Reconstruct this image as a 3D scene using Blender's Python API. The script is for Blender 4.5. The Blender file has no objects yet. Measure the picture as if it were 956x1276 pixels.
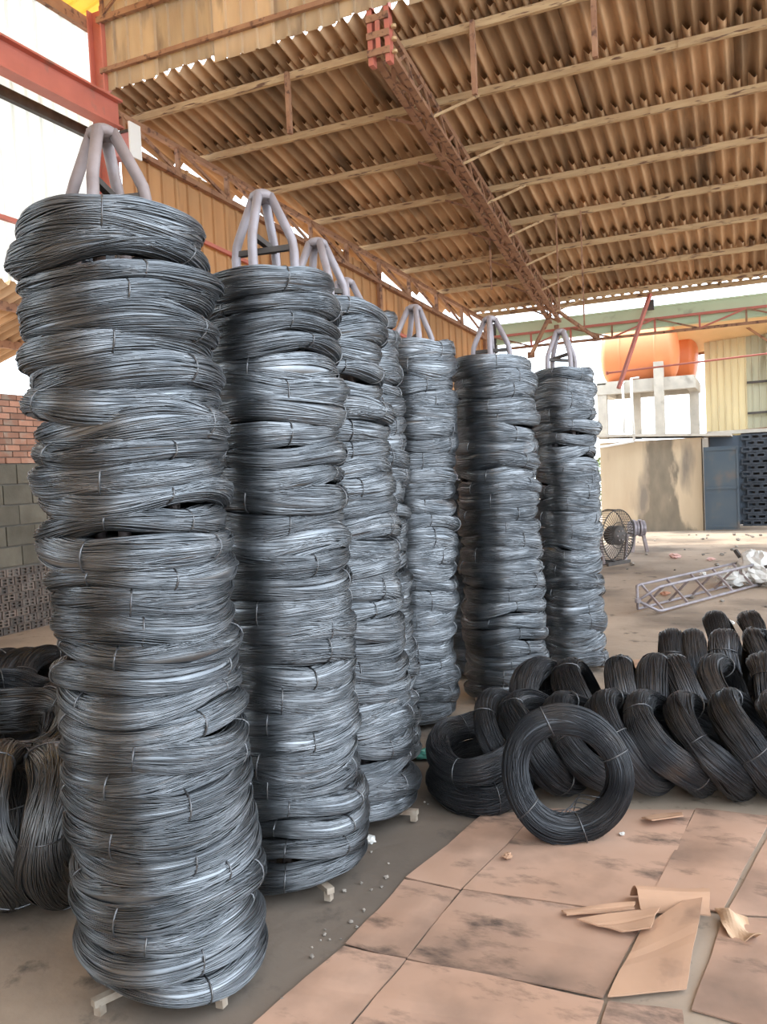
import bpy, math, random
import numpy as np
from mathutils import Vector, Matrix, Euler

random.seed(11)
S = bpy.context.scene
COL = S.collection
PI = math.pi

# ------------------------------------------------------------------ camera
F_PX, CX, CY = 1033.0, 478.0, 638.0
YAW, ROLL, CAM_H = math.radians(24.3), 0.047, 1.6
PITCH = math.atan(50.0 / F_PX)
_r0 = Vector((math.cos(YAW), math.sin(YAW), 0))
_h0 = Vector((-math.sin(YAW), math.cos(YAW), 0))
_f = _h0 * math.cos(PITCH) + Vector((0, 0, -1)) * math.sin(PITCH)
_u0 = _r0.cross(_f)
_right = _r0 * math.cos(ROLL) - _u0 * math.sin(ROLL)
_up = _r0 * math.sin(ROLL) + _u0 * math.cos(ROLL)
CAMP = Vector((0, 0, CAM_H))
cam_data = bpy.data.cameras.new('camera')
cam_data.sensor_fit = 'VERTICAL'
cam_data.sensor_height = 36.0
cam_data.lens = 36.0 * F_PX / 1276.0
cam_data.clip_end = 300
cam = bpy.data.objects.new('camera', cam_data)
COL.objects.link(cam)
M = Matrix((_right, _up, -_f)).transposed().to_4x4()
M.translation = CAMP
cam.matrix_world = M
S.camera = cam

# ------------------------------------------------------------------ world, sun, exposure
w = bpy.data.worlds.new('world')
S.world = w
w.use_nodes = True
bg = w.node_tree.nodes['Background']
bg.inputs[0].default_value = (0.79, 0.895, 1.0, 1)
bg.inputs[1].default_value = 3.6
sun = bpy.data.lights.new('sun', 'SUN')
sun.energy = 5.0
sun.angle = math.radians(4)
sun.color = (1.0, 0.93, 0.82)
sun_o = bpy.data.objects.new('sun', sun)
COL.objects.link(sun_o)
sun_o.rotation_euler = Vector((1.0, -0.25, -1.25)).to_track_quat('-Z', 'Y').to_euler()
vs = S.view_settings
vs.view_transform = 'Standard'
vs.look = 'None'
vs.exposure = 0.42
vs.gamma = 1.0
vs.use_curve_mapping = False

# ------------------------------------------------------------------ measuring helpers
def ray(px, py):
    return _f + _right * ((px - CX) / F_PX) + _up * ((CY - py) / F_PX)
def at_z(px, py, z=0.0):
    d = ray(px, py)
    return CAMP + d * ((z - CAM_H) / d.z)
def at_f(px, py, fwd):
    return CAMP + ray(px, py) * fwd

# ------------------------------------------------------------------ mesh helpers
class MB:
    def __init__(s):
        s.v, s.f = [], []
    def add(s, vs_, fs_):
        o = len(s.v)
        s.v += [tuple(v) for v in vs_]
        s.f += [tuple(i + o for i in f) for f in fs_]
        return s
    def box(s, lo, hi):
        x0, y0, z0 = lo; x1, y1, z1 = hi
        return s.add([(x0,y0,z0),(x1,y0,z0),(x1,y1,z0),(x0,y1,z0),(x0,y0,z1),(x1,y0,z1),(x1,y1,z1),(x0,y1,z1)],
                     [(0,3,2,1),(4,5,6,7),(0,1,5,4),(1,2,6,5),(2,3,7,6),(3,0,4,7)])
    def bar(s, p, q, w_, h_, up=(0, 0, 1)):
        p, q = Vector(p), Vector(q)
        t = (q - p).normalized()
        u = Vector(up)
        a = t.cross(u)
        if a.length < 1e-4:
            a = t.cross(Vector((1, 0, 0)))
        a.normalize()
        b = a.cross(t)
        a, b = a * w_ / 2, b * h_ / 2
        return s.add([p-a-b, p+a-b, p+a+b, p-a+b, q-a-b, q+a-b, q+a+b, q-a+b],
                     [(0,3,2,1),(4,5,6,7),(0,1,5,4),(1,2,6,5),(2,3,7,6),(3,0,4,7)])
    def tube(s, pts, r, n=8, closed=False, caps=True):
        pts = [Vector(p) for p in pts]
        m = len(pts)
        rr = r if isinstance(r, (list, tuple)) else [r] * m
        o = len(s.v)
        ref = None
        for i, p in enumerate(pts):
            a = pts[(i - 1) % m] if (closed or i > 0) else p
            b = pts[(i + 1) % m] if (closed or i < m - 1) else p
            t = (b - a).normalized()
            if ref is None:
                ref = Vector((0, 0, 1)) if abs(t.z) < .9 else Vector((1, 0, 0))
            e1 = (ref - t * ref.dot(t)).normalized()
            ref = e1
            e2 = t.cross(e1)
            for k in range(n):
                al = 2 * PI * k / n
                s.v.append(tuple(p + (e1 * math.cos(al) + e2 * math.sin(al)) * rr[i]))
        for i in range(m if closed else m - 1):
            j = (i + 1) % m
            for k in range(n):
                l = (k + 1) % n
                s.f.append((o + i*n + k, o + i*n + l, o + j*n + l, o + j*n + k))
        if caps and not closed:
            s.f.append(tuple(o + k for k in range(n))[::-1])
            s.f.append(tuple(o + (m-1)*n + k for k in range(n)))
        return s
    def lathe(s, prof, n=24, axis='z'):
        o = len(s.v)
        for (r, z) in prof:
            for k in range(n):
                a = 2 * PI * k / n
                c = (r*math.cos(a), r*math.sin(a), z)
                s.v.append(c if axis == 'z' else (z, c[0], c[1]))
        for i in range(len(prof) - 1):
            for k in range(n):
                l = (k + 1) % n
                s.f.append((o+i*n+k, o+i*n+l, o+(i+1)*n+l, o+(i+1)*n+k))
        return s
    def mesh(s, name, m, smooth=False):
        me = bpy.data.meshes.new(name)
        me.from_pydata(s.v, [], s.f)
        if m: me.materials.append(m)
        if smooth:
            me.polygons.foreach_set('use_smooth', [True] * len(me.polygons))
        me.update()
        return me
    def build(s, name, m, parent=None, smooth=False):
        return obj(name, s.mesh(name, m, smooth), parent)

def obj(name, me, parent=None, loc=None, rot=None, scale=None):
    o = bpy.data.objects.new(name, me)
    COL.objects.link(o)
    if parent: o.parent = parent
    if loc is not None: o.location = loc
    if rot is not None: o.rotation_euler = rot
    if scale is not None: o.scale = scale
    return o
def tag(o, label, cat, group=None, kind=None):
    o['label'] = label
    o['category'] = cat
    if group: o['group'] = group
    if kind: o['kind'] = kind
    return o
def thing(name, label, cat, loc=(0, 0, 0), rot=(0, 0, 0), group=None, kind=None):
    o = obj(name, None, None, loc, rot)
    o.empty_display_size = .1
    return tag(o, label, cat, group, kind)
def fast_mesh(name, V, Q, m, smooth=True):
    me = bpy.data.meshes.new(name)
    me.vertices.add(len(V)); me.vertices.foreach_set('co', V.astype(np.float32).ravel())
    me.loops.add(Q.size); me.loops.foreach_set('vertex_index', Q.astype(np.int32).ravel())
    me.polygons.add(len(Q)); me.polygons.foreach_set('loop_start', np.arange(0, Q.size, 4, dtype=np.int32))
    me.update(calc_edges=True)
    if smooth: me.polygons.foreach_set('use_smooth', np.ones(len(Q), dtype=bool))
    me.materials.append(m)
    me.validate()
    return me

# ------------------------------------------------------------------ materials
def mat(name, c1, c2=None, rough=.7, metal=0.0, scale=6.0, detail=5.0, stretch=(1, 1, 1), bump=0.0, bscale=None,
        c3=None, s3=2.0, t3=(.55, .7), rand=0.0, translucent=0.0, coords='Object', spec=.5, c4=None, s4=3.0, t4=(.55, .7), st4=(1, 1, 1)):
    m = bpy.data.materials.new(name)
    m.use_nodes = True
    nt = m.node_tree; N = nt.nodes; L = nt.links
    b = N['Principled BSDF']
    b.inputs['Roughness'].default_value = rough
    b.inputs['Metallic'].default_value = metal
    b.inputs['Specular IOR Level'].default_value = spec
    tc = N.new('ShaderNodeTexCoord')
    mp = N.new('ShaderNodeMapping'); mp.inputs['Scale'].default_value = stretch
    L.new(tc.outputs[coords], mp.inputs['Vector'])
    vec = mp.outputs[0]
    oi = N.new('ShaderNodeObjectInfo')
    if rand > 0:
        cmb = N.new('ShaderNodeVectorMath'); cmb.operation = 'ADD'
        sc = N.new('ShaderNodeMath'); sc.operation = 'MULTIPLY'; sc.inputs[1].default_value = 37.0
        L.new(oi.outputs['Random'], sc.inputs[0])
        L.new(vec, cmb.inputs[0]); L.new(sc.outputs[0], cmb.inputs[1])
        vec = cmb.outputs[0]
    def noise(s, d=detail):
        n = N.new('ShaderNodeTexNoise'); n.inputs['Scale'].default_value = s; n.inputs['Detail'].default_value = d
        L.new(vec, n.inputs['Vector'])
        return n.outputs[0]
    def ramp(src, lo, hi):
        r = N.new('ShaderNodeMapRange'); r.inputs[1].default_value = lo; r.inputs[2].default_value = hi
        L.new(src, r.inputs[0])
        return r.outputs[0]
    def mix(fac, a, c):
        x = N.new('ShaderNodeMix'); x.data_type = 'RGBA'
        L.new(fac, x.inputs[0])
        for i, val in ((6, a), (7, c)):
            if isinstance(val, tuple): x.inputs[i].default_value = (*val, 1)
            else: L.new(val, x.inputs[i])
        return x.outputs[2]
    colr = None
    if c2: colr = mix(ramp(noise(scale), .3, .7), c1, c2)
    if c3: colr = mix(ramp(noise(s3, 6), *t3), colr if colr else c1, c3)
    if c4:
        m4 = N.new('ShaderNodeMapping'); m4.inputs['Scale'].default_value = st4; m4.inputs['Rotation'].default_value = (0, 0, .6)
        L.new(vec, m4.inputs['Vector'])
        n4 = N.new('ShaderNodeTexNoise'); n4.inputs['Scale'].default_value = s4; n4.inputs['Detail'].default_value = 9; n4.inputs['Roughness'].default_value = .65
        L.new(m4.outputs[0], n4.inputs['Vector'])
        colr = mix(ramp(n4.outputs[0], *t4), colr, c4)
    if rand > 0:
        hs = N.new('ShaderNodeHueSaturation')
        mr = N.new('ShaderNodeMapRange'); mr.inputs[3].default_value = 1 - rand; mr.inputs[4].default_value = 1 + rand
        L.new(oi.outputs['Random'], mr.inputs[0]); L.new(mr.outputs[0], hs.inputs['Value'])
        if colr: L.new(colr, hs.inputs['Color'])
        else: hs.inputs['Color'].default_value = (*c1, 1)
        colr = hs.outputs[0]
    if colr: L.new(colr, b.inputs['Base Color'])
    else: b.inputs['Base Color'].default_value = (*c1, 1)
    if bump > 0:
        bp = N.new('ShaderNodeBump'); bp.inputs['Strength'].default_value = bump; bp.inputs['Distance'].default_value = .02
        L.new(noise(bscale or scale * 3), bp.inputs['Height']); L.new(bp.outputs[0], b.inputs['Normal'])
    if translucent > 0:
        tr = N.new('ShaderNodeBsdfTranslucent'); ms = N.new('ShaderNodeMixShader'); ms.inputs[0].default_value = translucent
        if colr: L.new(colr, tr.inputs[0])
        else: tr.inputs[0].default_value = (*c1, 1)
        L.new(b.outputs[0], ms.inputs[1]); L.new(tr.outputs[0], ms.inputs[2])
        L.new(ms.outputs[0], N['Material Output'].inputs['Surface'])
    return m

m_wire = mat('annealed_wire', (.13, .14, .152), (.275, .285, .30), rough=.36, metal=.92, scale=7, rand=.22, stretch=(1, 1, 3),
             c3=(.25, .17, .12), s3=2.2, t3=(.68, .82))
m_wire_dark = mat('oiled_black_wire', (.035, .038, .045), (.10, .10, .105), rough=.40, metal=.7, scale=6, rand=.25,
                  c3=(.12, .09, .07), s3=3, t3=(.62, .8))
m_wire_mid = mat('dusty_grey_wire', (.07, .07, .073), (.16, .155, .15), rough=.40, metal=.85, scale=6, rand=.15, c3=(.17, .12, .09), s3=3, t3=(.6, .8))
m_tie = mat('tie_wire', (.10, .10, .11), (.2, .2, .2), rough=.4, metal=.8, scale=20)
m_pipe = mat('worn_steel_pipe', (.33, .27, .26), (.22, .17, .16), rough=.6, metal=.25, scale=9, c3=(.42, .38, .40), s3=5, bump=.1)
m_pipe_grey = mat('grey_steel_pipe', (.36, .33, .36), (.26, .22, .22), rough=.55, metal=.3, scale=9, bump=.1)
m_base = mat('stand_base_steel', (.42, .36, .29), (.24, .17, .12), rough=.8, scale=14)
m_floor = mat('dusty_concrete', (.46, .36, .275), (.33, .26, .20), rough=.92, scale=.55, detail=8, c3=(.12, .095, .075), s3=.8, t3=(.48, .75), bump=.3, bscale=14, coords='Object', spec=.25, c4=(.10, .085, .07), s4=5, t4=(.58, .72))
m_asb = mat('old_fibre_cement', (.57, .37, .215), (.43, .265, .15), rough=.9, scale=2.2, stretch=(3, .6, 1), rand=.3, c3=(.10, .07, .05), s3=.9, t3=(.52, .80), bump=.1, spec=.2)
m_purlin = mat('ochre_timber_purlin', (.60, .42, .23), (.46, .29, .15), rough=.8, scale=5, stretch=(.6, 4, 4), c3=(.16, .08, .045), s3=7, t3=(.58, .66))
m_rust = mat('rusty_steel', (.38, .21, .12), (.27, .13, .075), rough=.8, metal=.1, scale=6, c3=(.14, .07, .045), s3=12, t3=(.56, .64))
m_red = mat('red_oxide_paint', (.56, .17, .12), (.46, .14, .10), rough=.6, scale=3, c3=(.30, .16, .12), s3=4, t3=(.6, .75))
m_pink = mat('faded_pink_paint', (.62, .26, .24), (.52, .2, .19), rough=.6, scale=3)
m_dark = mat('dark_steel', (.06, .05, .045), (.1, .085, .075), rough=.7, metal=.3, scale=8)
m_orange = mat('ochre_sheet', (.55, .34, .17), (.46, .27, .13), rough=.6, scale=2.5, stretch=(3, 3, .4), rand=.12, c3=(.27, .15, .08), s3=2.0, t3=(.58, .78), translucent=.35)
m_white_sheet = mat('translucent_white_sheet', (.80, .80, .77), (.73, .73, .69), rough=.5, scale=2, stretch=(3, 3, .3), rand=.06, translucent=.6)
m_yellow_sheet = mat('yellow_fibreglass', (.80, .62, .22), (.72, .50, .16), rough=.5, scale=3, translucent=.6)
m_siding = mat('weathered_siding', (.66, .51, .33), (.54, .40, .26), rough=.75, scale=2.5, stretch=(2, 2, .5), rand=.14, c3=(.30, .22, .16), s3=2.4, t3=(.56, .76), translucent=.35)
m_green = mat('pale_green_paint', (.52, .62, .42), (.45, .55, .36), rough=.6, scale=1.5, c3=(.28, .30, .2), s3=4, t3=(.6, .78))
m_brick = mat('red_brick', (.43, .215, .14), (.33, .165, .11), rough=.9, scale=9, rand=.3, c3=(.40, .30, .23), s3=6, t3=(.56, .72), bump=.2)
m_block = mat('mossy_concrete_block', (.165, .145, .11), (.11, .095, .07), rough=.95, scale=5, rand=.18, bump=.25)
m_hollow = mat('grimy_hollow_brick', (.20, .15, .12), (.12, .10, .09), rough=.95, scale=5, rand=.3, bump=.2)
m_mortar = mat('grey_mortar', (.20, .175, .145), (.14, .12, .10), rough=.95, scale=8)
m_plaster = mat('stained_plaster', (.56, .44, .30), (.48, .36, .24), rough=.9, scale=2.0, c3=(.22, .18, .14), s3=1.1, t3=(.57, .72), stretch=(1.6, 1.6, .35), bump=.1)
m_conc = mat('pale_concrete', (.56, .50, .42), (.44, .39, .33), rough=.9, scale=5, c3=(.26, .23, .2), s3=3, t3=(.6, .75), bump=.2)
m_tank = mat('orange_tank_paint', (.78, .26, .10), (.70, .22, .085), rough=.55, scale=2)
m_tank2 = mat('deep_orange_tank_paint', (.68, .19, .06), (.60, .16, .05), rough=.5, scale=2)
m_pvc = mat('white_pvc', (.78, .77, .74), rough=.45)
m_bluedoor = mat('faded_blue_steel', (.042, .062, .085), (.065, .082, .095), rough=.65, scale=2, c3=(.115, .095, .08), s3=2.2, t3=(.55, .72))
m_breeze = mat('shade_dark_breeze_block', (.055, .06, .07), (.035, .04, .05), rough=.95, scale=4, rand=.2)  # base colour darkened for the shade this wall stands in
m_card = mat('brown_cardboard', (.50, .325, .24), (.43, .265, .185), rough=.85, scale=2.5, c3=(.16, .11, .085), s3=2.2, t3=(.48, .80), spec=.2, rand=.07, bump=.05, c4=(.055, .045, .04), s4=2.4, t4=(.54, .70), st4=(1, 2.2, 1))
m_card_clean = mat('clean_cardboard', (.52, .32, .21), (.44, .27, .18), rough=.85, scale=4, c3=(.27, .17, .12), s3=5, t3=(.6, .75), spec=.2)
m_plastic = mat('white_plastic', (.78, .76, .72), (.62, .6, .57), rough=.5, scale=14)
m_pinkbag = mat('pink_plastic', (.72, .44, .38), (.62, .36, .31), rough=.5, scale=9)
m_stone = mat('rubble', (.34, .30, .26), (.22, .19, .16), rough=.95, scale=9, rand=.35)
m_leaf = mat('leaf', (.10, .17, .05), (.16, .22, .07), rough=.6, scale=9)
m_teal = mat('teal_plastic', (.06, .24, .19), (.10, .33, .27), rough=.5, scale=11)

# ------------------------------------------------------------------ floor
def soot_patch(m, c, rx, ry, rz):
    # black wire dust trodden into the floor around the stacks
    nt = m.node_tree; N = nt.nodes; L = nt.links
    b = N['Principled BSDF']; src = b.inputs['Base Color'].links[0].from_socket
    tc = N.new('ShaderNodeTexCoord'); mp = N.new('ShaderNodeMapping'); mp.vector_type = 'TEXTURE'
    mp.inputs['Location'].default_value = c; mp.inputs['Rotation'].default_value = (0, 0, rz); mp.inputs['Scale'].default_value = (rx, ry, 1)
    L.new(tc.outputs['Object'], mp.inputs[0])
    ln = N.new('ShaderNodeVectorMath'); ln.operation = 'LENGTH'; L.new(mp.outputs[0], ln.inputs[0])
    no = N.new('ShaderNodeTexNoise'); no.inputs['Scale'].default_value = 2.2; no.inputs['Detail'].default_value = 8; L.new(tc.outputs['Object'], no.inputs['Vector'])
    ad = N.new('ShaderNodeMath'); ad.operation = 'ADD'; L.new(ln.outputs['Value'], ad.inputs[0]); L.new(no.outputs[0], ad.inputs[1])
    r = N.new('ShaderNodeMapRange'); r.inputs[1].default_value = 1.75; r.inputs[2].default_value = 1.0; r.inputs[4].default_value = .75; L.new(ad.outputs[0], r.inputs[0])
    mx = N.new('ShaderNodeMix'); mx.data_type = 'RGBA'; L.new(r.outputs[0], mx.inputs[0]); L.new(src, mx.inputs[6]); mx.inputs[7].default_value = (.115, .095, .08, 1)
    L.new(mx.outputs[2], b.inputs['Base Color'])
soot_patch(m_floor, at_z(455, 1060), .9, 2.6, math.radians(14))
g = MB()
nx, ny = 60, 60
for j in range(ny + 1):
    for i in range(nx + 1):
        g.v.append((-26 + 52 * i / nx, -14 + 60 * j / ny, 0))
for j in range(ny):
    for i in range(nx):
        a = j * (nx + 1) + i
        g.f.append((a, a + 1, a + nx + 2, a + nx + 1))
tag(g.build('floor', m_floor), 'dusty grey brown concrete yard floor', 'floor', kind='structure')

# ------------------------------------------------------------------ roof of the shed
SL = 0.206
def roof_z(y):                       # height of the purlins' centre line
    return 4.73 + SL * (16.5 - y)
SKA, SKB = Vector((-7.25, 8.55, 0)), Vector((-5.02, 16.62, 0))
def skew_x(y):
    return SKA.x + (y - SKA.y) / (SKB.y - SKA.y) * (SKB.x - SKA.x)
PY = [8.8 + 1.07 * k for k in range(8)]
ceiling = thing('ceiling', 'sloping shed roof of corrugated fibre cement sheets on ochre purlins', 'roof', kind='structure')
PITCHC, AMP = .177, .050
def corr_mesh(n, length, name):
    g = MB(); seg = 10; th = .007
    cols = n * seg
    for (yy) in (0, length):
        for zo in (0, th):
            for i in range(cols + 1):
                x = i / seg * PITCHC
                w_ = .5 + .5 * math.cos(2 * PI * i / seg); g.v.append((x, yy, AMP * (2 * w_ ** .75 - 1) + zo))
    W = cols + 1
    for i in range(cols):
        g.f.append((i, i + 1, 2*W + i + 1, 2*W + i)[::-1])
        g.f.append((W + i, W + i + 1, 3*W + i + 1, 3*W + i))
        g.f.append((i, i + 1, W + i + 1, W + i))
        g.f.append((2*W + i, 2*W + i + 1, 3*W + i + 1, 3*W + i)[::-1])
    g.f.append((0, W, 3*W, 2*W)); g.f.append((W - 1, 2*W - 1, 4*W - 1, 3*W - 1)[::-1])
    return g.mesh(name, m_asb, True)
corr_cache = {}
ANG = -math.atan(SL)
bays = [(8.36, 8.86)] + [(PY[k] - .10, PY[k + 1] + .17) for k in range(7)] + [(PY[7] - .10, 16.72)]
XR = 6.2
for bi, (y0, y1) in enumerate(bays):
    xs = skew_x(y0 + .2) - .60
    x = xs; first = True
    L_ = (y1 - y0) / math.cos(ANG)
    while x < XR:
        n = (2 + (bi * 2) % 4) if first else 5
        first = False
        key = (n, round(L_, 2))
        if key not in corr_cache: corr_cache[key] = corr_mesh(n, L_, 'roof_sheet')
        obj('roof_sheet', corr_cache[key], ceiling, (x, y0, roof_z(y0) + .108 + random.uniform(-.004, .004)),
            (ANG + math.radians(.42), 0, random.uniform(-.003, .003)))
        x += n * PITCHC - .012
for k, y in enumerate(PY + [16.60]):
    xs = skew_x(y) - .12
    cuts = [xs, -3.58 + .35 + .25 * math.sin(k * 2.3), -.75 + .3 * math.sin(k * 1.7 + 1), 2.4 + .3 * math.sin(k), XR]
    for a, b_ in zip(cuts[:-1], cuts[1:]):
        o = .018 * (cuts.index(a) % 2)
        MB().bar((a - .05, y + o, roof_z(y) + o * .5), (b_ + .05, y + o, roof_z(y) + o * .5), .055, .085).build('purlin', m_purlin, ceiling)
# drop hangers of the purlins
for (px, py, k, ln) in ((361, 105, 0, .68), (591, 50, 0, .74), (741, 12, 0, .66)):
    d = ray(px, py); t = PY[0] / d.y; p = CAMP + d * t; p.y -= .05
    MB().bar((p.x, p.y, roof_z(PY[0]) + .03), (p.x, p.y, roof_z(PY[0]) - ln), .06, .05).build('hanger', m_rust, ceiling)
for (px, py, k, ln) in ((611, 293, 4, 1.0), (694, 280, 4, 1.45), (724, 262, 4, 1.75)):
    d = ray(px, py); t = PY[k] / d.y; p = CAMP + d * t
    MB().bar((p.x, p.y - .04, roof_z(PY[k])), (p.x, p.y - .04, roof_z(PY[k]) - ln), .022, .022).build('hanger_rod', m_rust, ceiling)

# main rafter: boxed lattice girder
RX = -3.55
raf = thing('rafter_girder', 'rusty lattice rafter running down the roof slope above the wire stacks', 'girder', (RX, 8.5, roof_z(8.5)))
def rp(x, y, dz): return (x, y - 8.5, roof_z(y) - roof_z(8.5) + dz)
for sx in (-.09, .09):
    MB().bar(rp(sx, 8.45, -.10), rp(sx, 16.5, -.10), .05, .07).build('top_chord', m_rust, raf)
    MB().bar(rp(sx, 8.45, -.34), rp(sx, 16.5, -.34), .075, .05).build('bottom_chord', m_rust, raf)
n = 30
for i in range(n):
    ya = 8.55 + i * (7.9 / n); yb = ya + 7.9 / n
    s_ = 1 if i % 2 else -1
    MB().bar(rp(-.06 * s_, ya, -.345), rp(.06 * s_, yb, -.345), .05, .02).build('lacing_bar', m_rust, raf)
    for sx in (-.1, .1):
        a, b_ = (-.10, -.34) if i % 2 else (-.34, -.10)
        MB().bar(rp(sx, ya, a), rp(sx, yb, b_), .02, .035).build('web_bar', m_rust, raf)
for k in range(1, 8):
    y = PY[k]
    MB().bar(rp(.1, y - .28, -.34), rp(.62, y - .02, -.045), .03, .03).build('knee_brace', m_purlin, raf)
    MB().bar(rp(-.1, y - .2, -.34), rp(-.6, y - .02, -.045), .03, .03).build('knee_brace', m_rust, raf)
# red bracket and post at the rafter head
br = thing('rafter_post', 'red steel post and bolted bracket at the upper end of the rafter', 'post', (RX - .02, 8.4, roof_z(8.5)))
for sx in (-.10, .10):
    MB().box((sx - .028, -.05, -.42), (sx + .028, .05, 1.9)).build('post', m_red, br)
for z_ in (-.34, -.16, .02):
    MB().box((-.13, -.075, z_), (.13, -.055, z_ + .07)).build('plate', m_rust, br)
MB().box((-.025, -.07, -.34), (.025, -.05, .05)).build('plate', m_red, br)
for i in range(3):
    MB().lathe([(0, -.10), (.03, -.10), (.03, -.07), (0, -.07)], 10, 'z').build('bolt', m_purlin, br).location = (.17, -.02 , .02 - i * .13)

# ------------------------------------------------------------------ gable truss over the ochre wall (skew left side)
sk_dir = (SKB - SKA).normalized()
sk_len = (SKB - SKA).length
gt = thing('gable_truss', 'rusty rake truss carrying the left edge of the roof over the ochre sheet wall', 'truss', (SKA.x, SKA.y, 0))
def skp(t, z, off=0.0):               # point along the skew wall, off = towards the yard
    p = SKA + sk_dir * t + Vector((sk_dir.y, -sk_dir.x, 0)) * off
    return Vector((p.x, p.y, z))
def skl(t, z, off=0.0):
    return skp(t, z, off) - Vector((SKA.x, SKA.y, 0))
def sky_(t): return (SKA + sk_dir * t).y
def top_z(t): return roof_z(sky_(t)) - .10
def bot_z(t): return roof_z(sky_(t)) - .47
MB().bar(skl(-.1, top_z(-.1)), skl(sk_len, top_z(sk_len)), .07, .06).build('top_chord', m_rust, gt)
MB().bar(skl(-.1, bot_z(-.1)), skl(sk_len, bot_z(sk_len)), .08, .07).build('bottom_chord', m_rust, gt)
nb = 10
for i in range(nb + 1):
    t = i * sk_len / nb
    MB().bar(skl(t, bot_z(t)), skl(t, top_z(t)), .05, .06).build('upright', m_rust, gt)
    if i < nb:
        t2 = (i + 1) * sk_len / nb
        MB().bar(skl(t, top_z(t), .03), skl(t2, bot_z(t2), .03), .03, .04).build('diagonal', m_rust, gt)

# ribbed sheet maker (vertical cladding): x = width, z = height, ribs towards -y
def rib_mesh(name, width, height, nrib, m, depth=.022, shear=0.0):
    g = MB(); xs = []
    p = width / nrib
    for i in range(nrib):
        a = i * p
        xs += [(a, 0), (a + p * .74, 0), (a + p * .80, depth), (a + p * .94, depth)]
    xs.append((width, 0))
    W = len(xs)
    for yo in (0, .004):
        for top in (0, 1):
            for (x, d) in xs:
                g.v.append((x, -d + yo, (height if top else 0) + shear * x))
    for i in range(W - 1):
        g.f.append((i, i + 1, W + i + 1, W + i))
        g.f.append((2*W + i, 2*W + i + 1, 3*W + i + 1, 3*W + i)[::-1])
        g.f.append((i, i + 1, 2*W + i + 1, 2*W + i)[::-1])
        g.f.append((W + i, W + i + 1, 3*W + i + 1, 3*W + i))
    g.f.append((0, W, 3*W, 2*W)); g.f.append((W - 1, 2*W - 1, 4*W - 1, 3*W - 1)[::-1])
    return g.mesh(name, m, False)

# ochre sheet wall under the truss
wb = thing('wall_back_left', 'ochre ribbed sheet wall below the rake truss', 'wall', (SKA.x, SKA.y, 0), (0, 0, math.atan2(sk_dir.y, sk_dir.x)), kind='structure')
sh_slope = -SL * sk_dir.y
nsh = 10
sw = (sk_len + .1) / nsh
ome = rib_mesh('wall_sheet', sw + .01, 3.55, 4, m_orange, .03, sh_slope)
for i in range(nsh):
    t = i * sw
    obj('wall_sheet', ome, wb, (t, .07 + .006 * (i % 2), bot_z(t) + (.06, .16, .03, .08, .24, .22, .05, .04, .02, .03)[i] - 3.55))
MB().box((0, .05, 0), (sk_len + .1, .2, 2.4)).build('block_base', m_block, wb)
MB().bar((0, 0, bot_z(0) - .75), (sk_len, 0, bot_z(sk_len) - .75), .05, .05).build('girt', m_red, wb)
MB().bar((0, .0, bot_z(0) - 2.2), (sk_len, .0, bot_z(sk_len) - 2.2), .05, .05).build('girt', m_red, wb)
for i in (3, 6, 10):
    t = i * sk_len / nb
    MB().bar((t, .01, 2.3), (t, .01, bot_z(t)), .07, .07).build('post', m_rust, wb)

# ------------------------------------------------------------------ clerestory siding above the roof edge
wc = thing('wall_clerestory', 'weathered ribbed siding hanging above the upper edge of the roof', 'wall', (-7.3, 8.34, 0), kind='structure')
zc0 = roof_z(8.4) + .10
sme = rib_mesh('siding_sheet', .83, 2.3, 4, m_siding, .03)
for i in range(16):
    obj('siding_sheet', sme, wc, (.0 + i * .82, .0 + .006 * (i % 2), zc0 + .04 * math.sin(i * 2.1)))
MB().bar((0, -.06, zc0 + .22), (13, -.06, zc0 + .22), .05, .055).build('rail', m_rust, wc)
MB().bar((0, -.07, zc0 + .83), (13, -.07, zc0 + .83), .06, .07).build('rail', m_rust, wc)
MB().bar((0, -.09, zc0 + 1.32), (13, -.09, zc0 + 1.9), .06, .06).build('rail', m_rust, wc)
for i in range(9):
    x = .1 + i * .75
    MB().bar((x, -.09, zc0 + .83), (x, -.09, zc0 + 1.32 + .045 * x), .04, .04).build('truss_upright', m_rust, wc)
    MB().bar((x, -.10, zc0 + .86), (x + .75, -.10, zc0 + 1.32 + .045 * (x + .75)), .03, .03).build('truss_diagonal', m_rust, wc)

# ------------------------------------------------------------------ upper roof over the bay on the left
cu = thing('ceiling_upper', 'yellow translucent upper roof at the top left, extended unseen to shade the floor', 'roof', (-7.75, 0, 7.45), kind='structure')
ax = Vector((0, -1, 0)); az = Vector((1, 0, .27)).normalized(); ay = az.cross(ax)   # width -> -Y, length -> +X rising, ribs down
URE = Matrix((ax, ay, az)).transposed().to_euler()
ycache = rib_mesh('upper_roof_sheet', .83, 3.4, 4, m_yellow_sheet, .025)
ocache = rib_mesh('upper_roof_sheet', .83, 3.4, 4, m_siding, .025)
for i in range(16):  # sheets run on out of view, extended to keep sun off the floor
    for j in range(4):
        me = ycache if (j == 0 and i < 4) else ocache
        obj('upper_roof_sheet', me, cu, Vector((0, 8.5 - i * .82, .04 + .004 * (i % 2) + .006 * (j % 2))) + az * (j * 3.3), URE)
MB().bar((.15, 5.2, .0), (.15, 8.5, .0), .09, .09).build('eave_beam', m_rust, cu)

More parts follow.
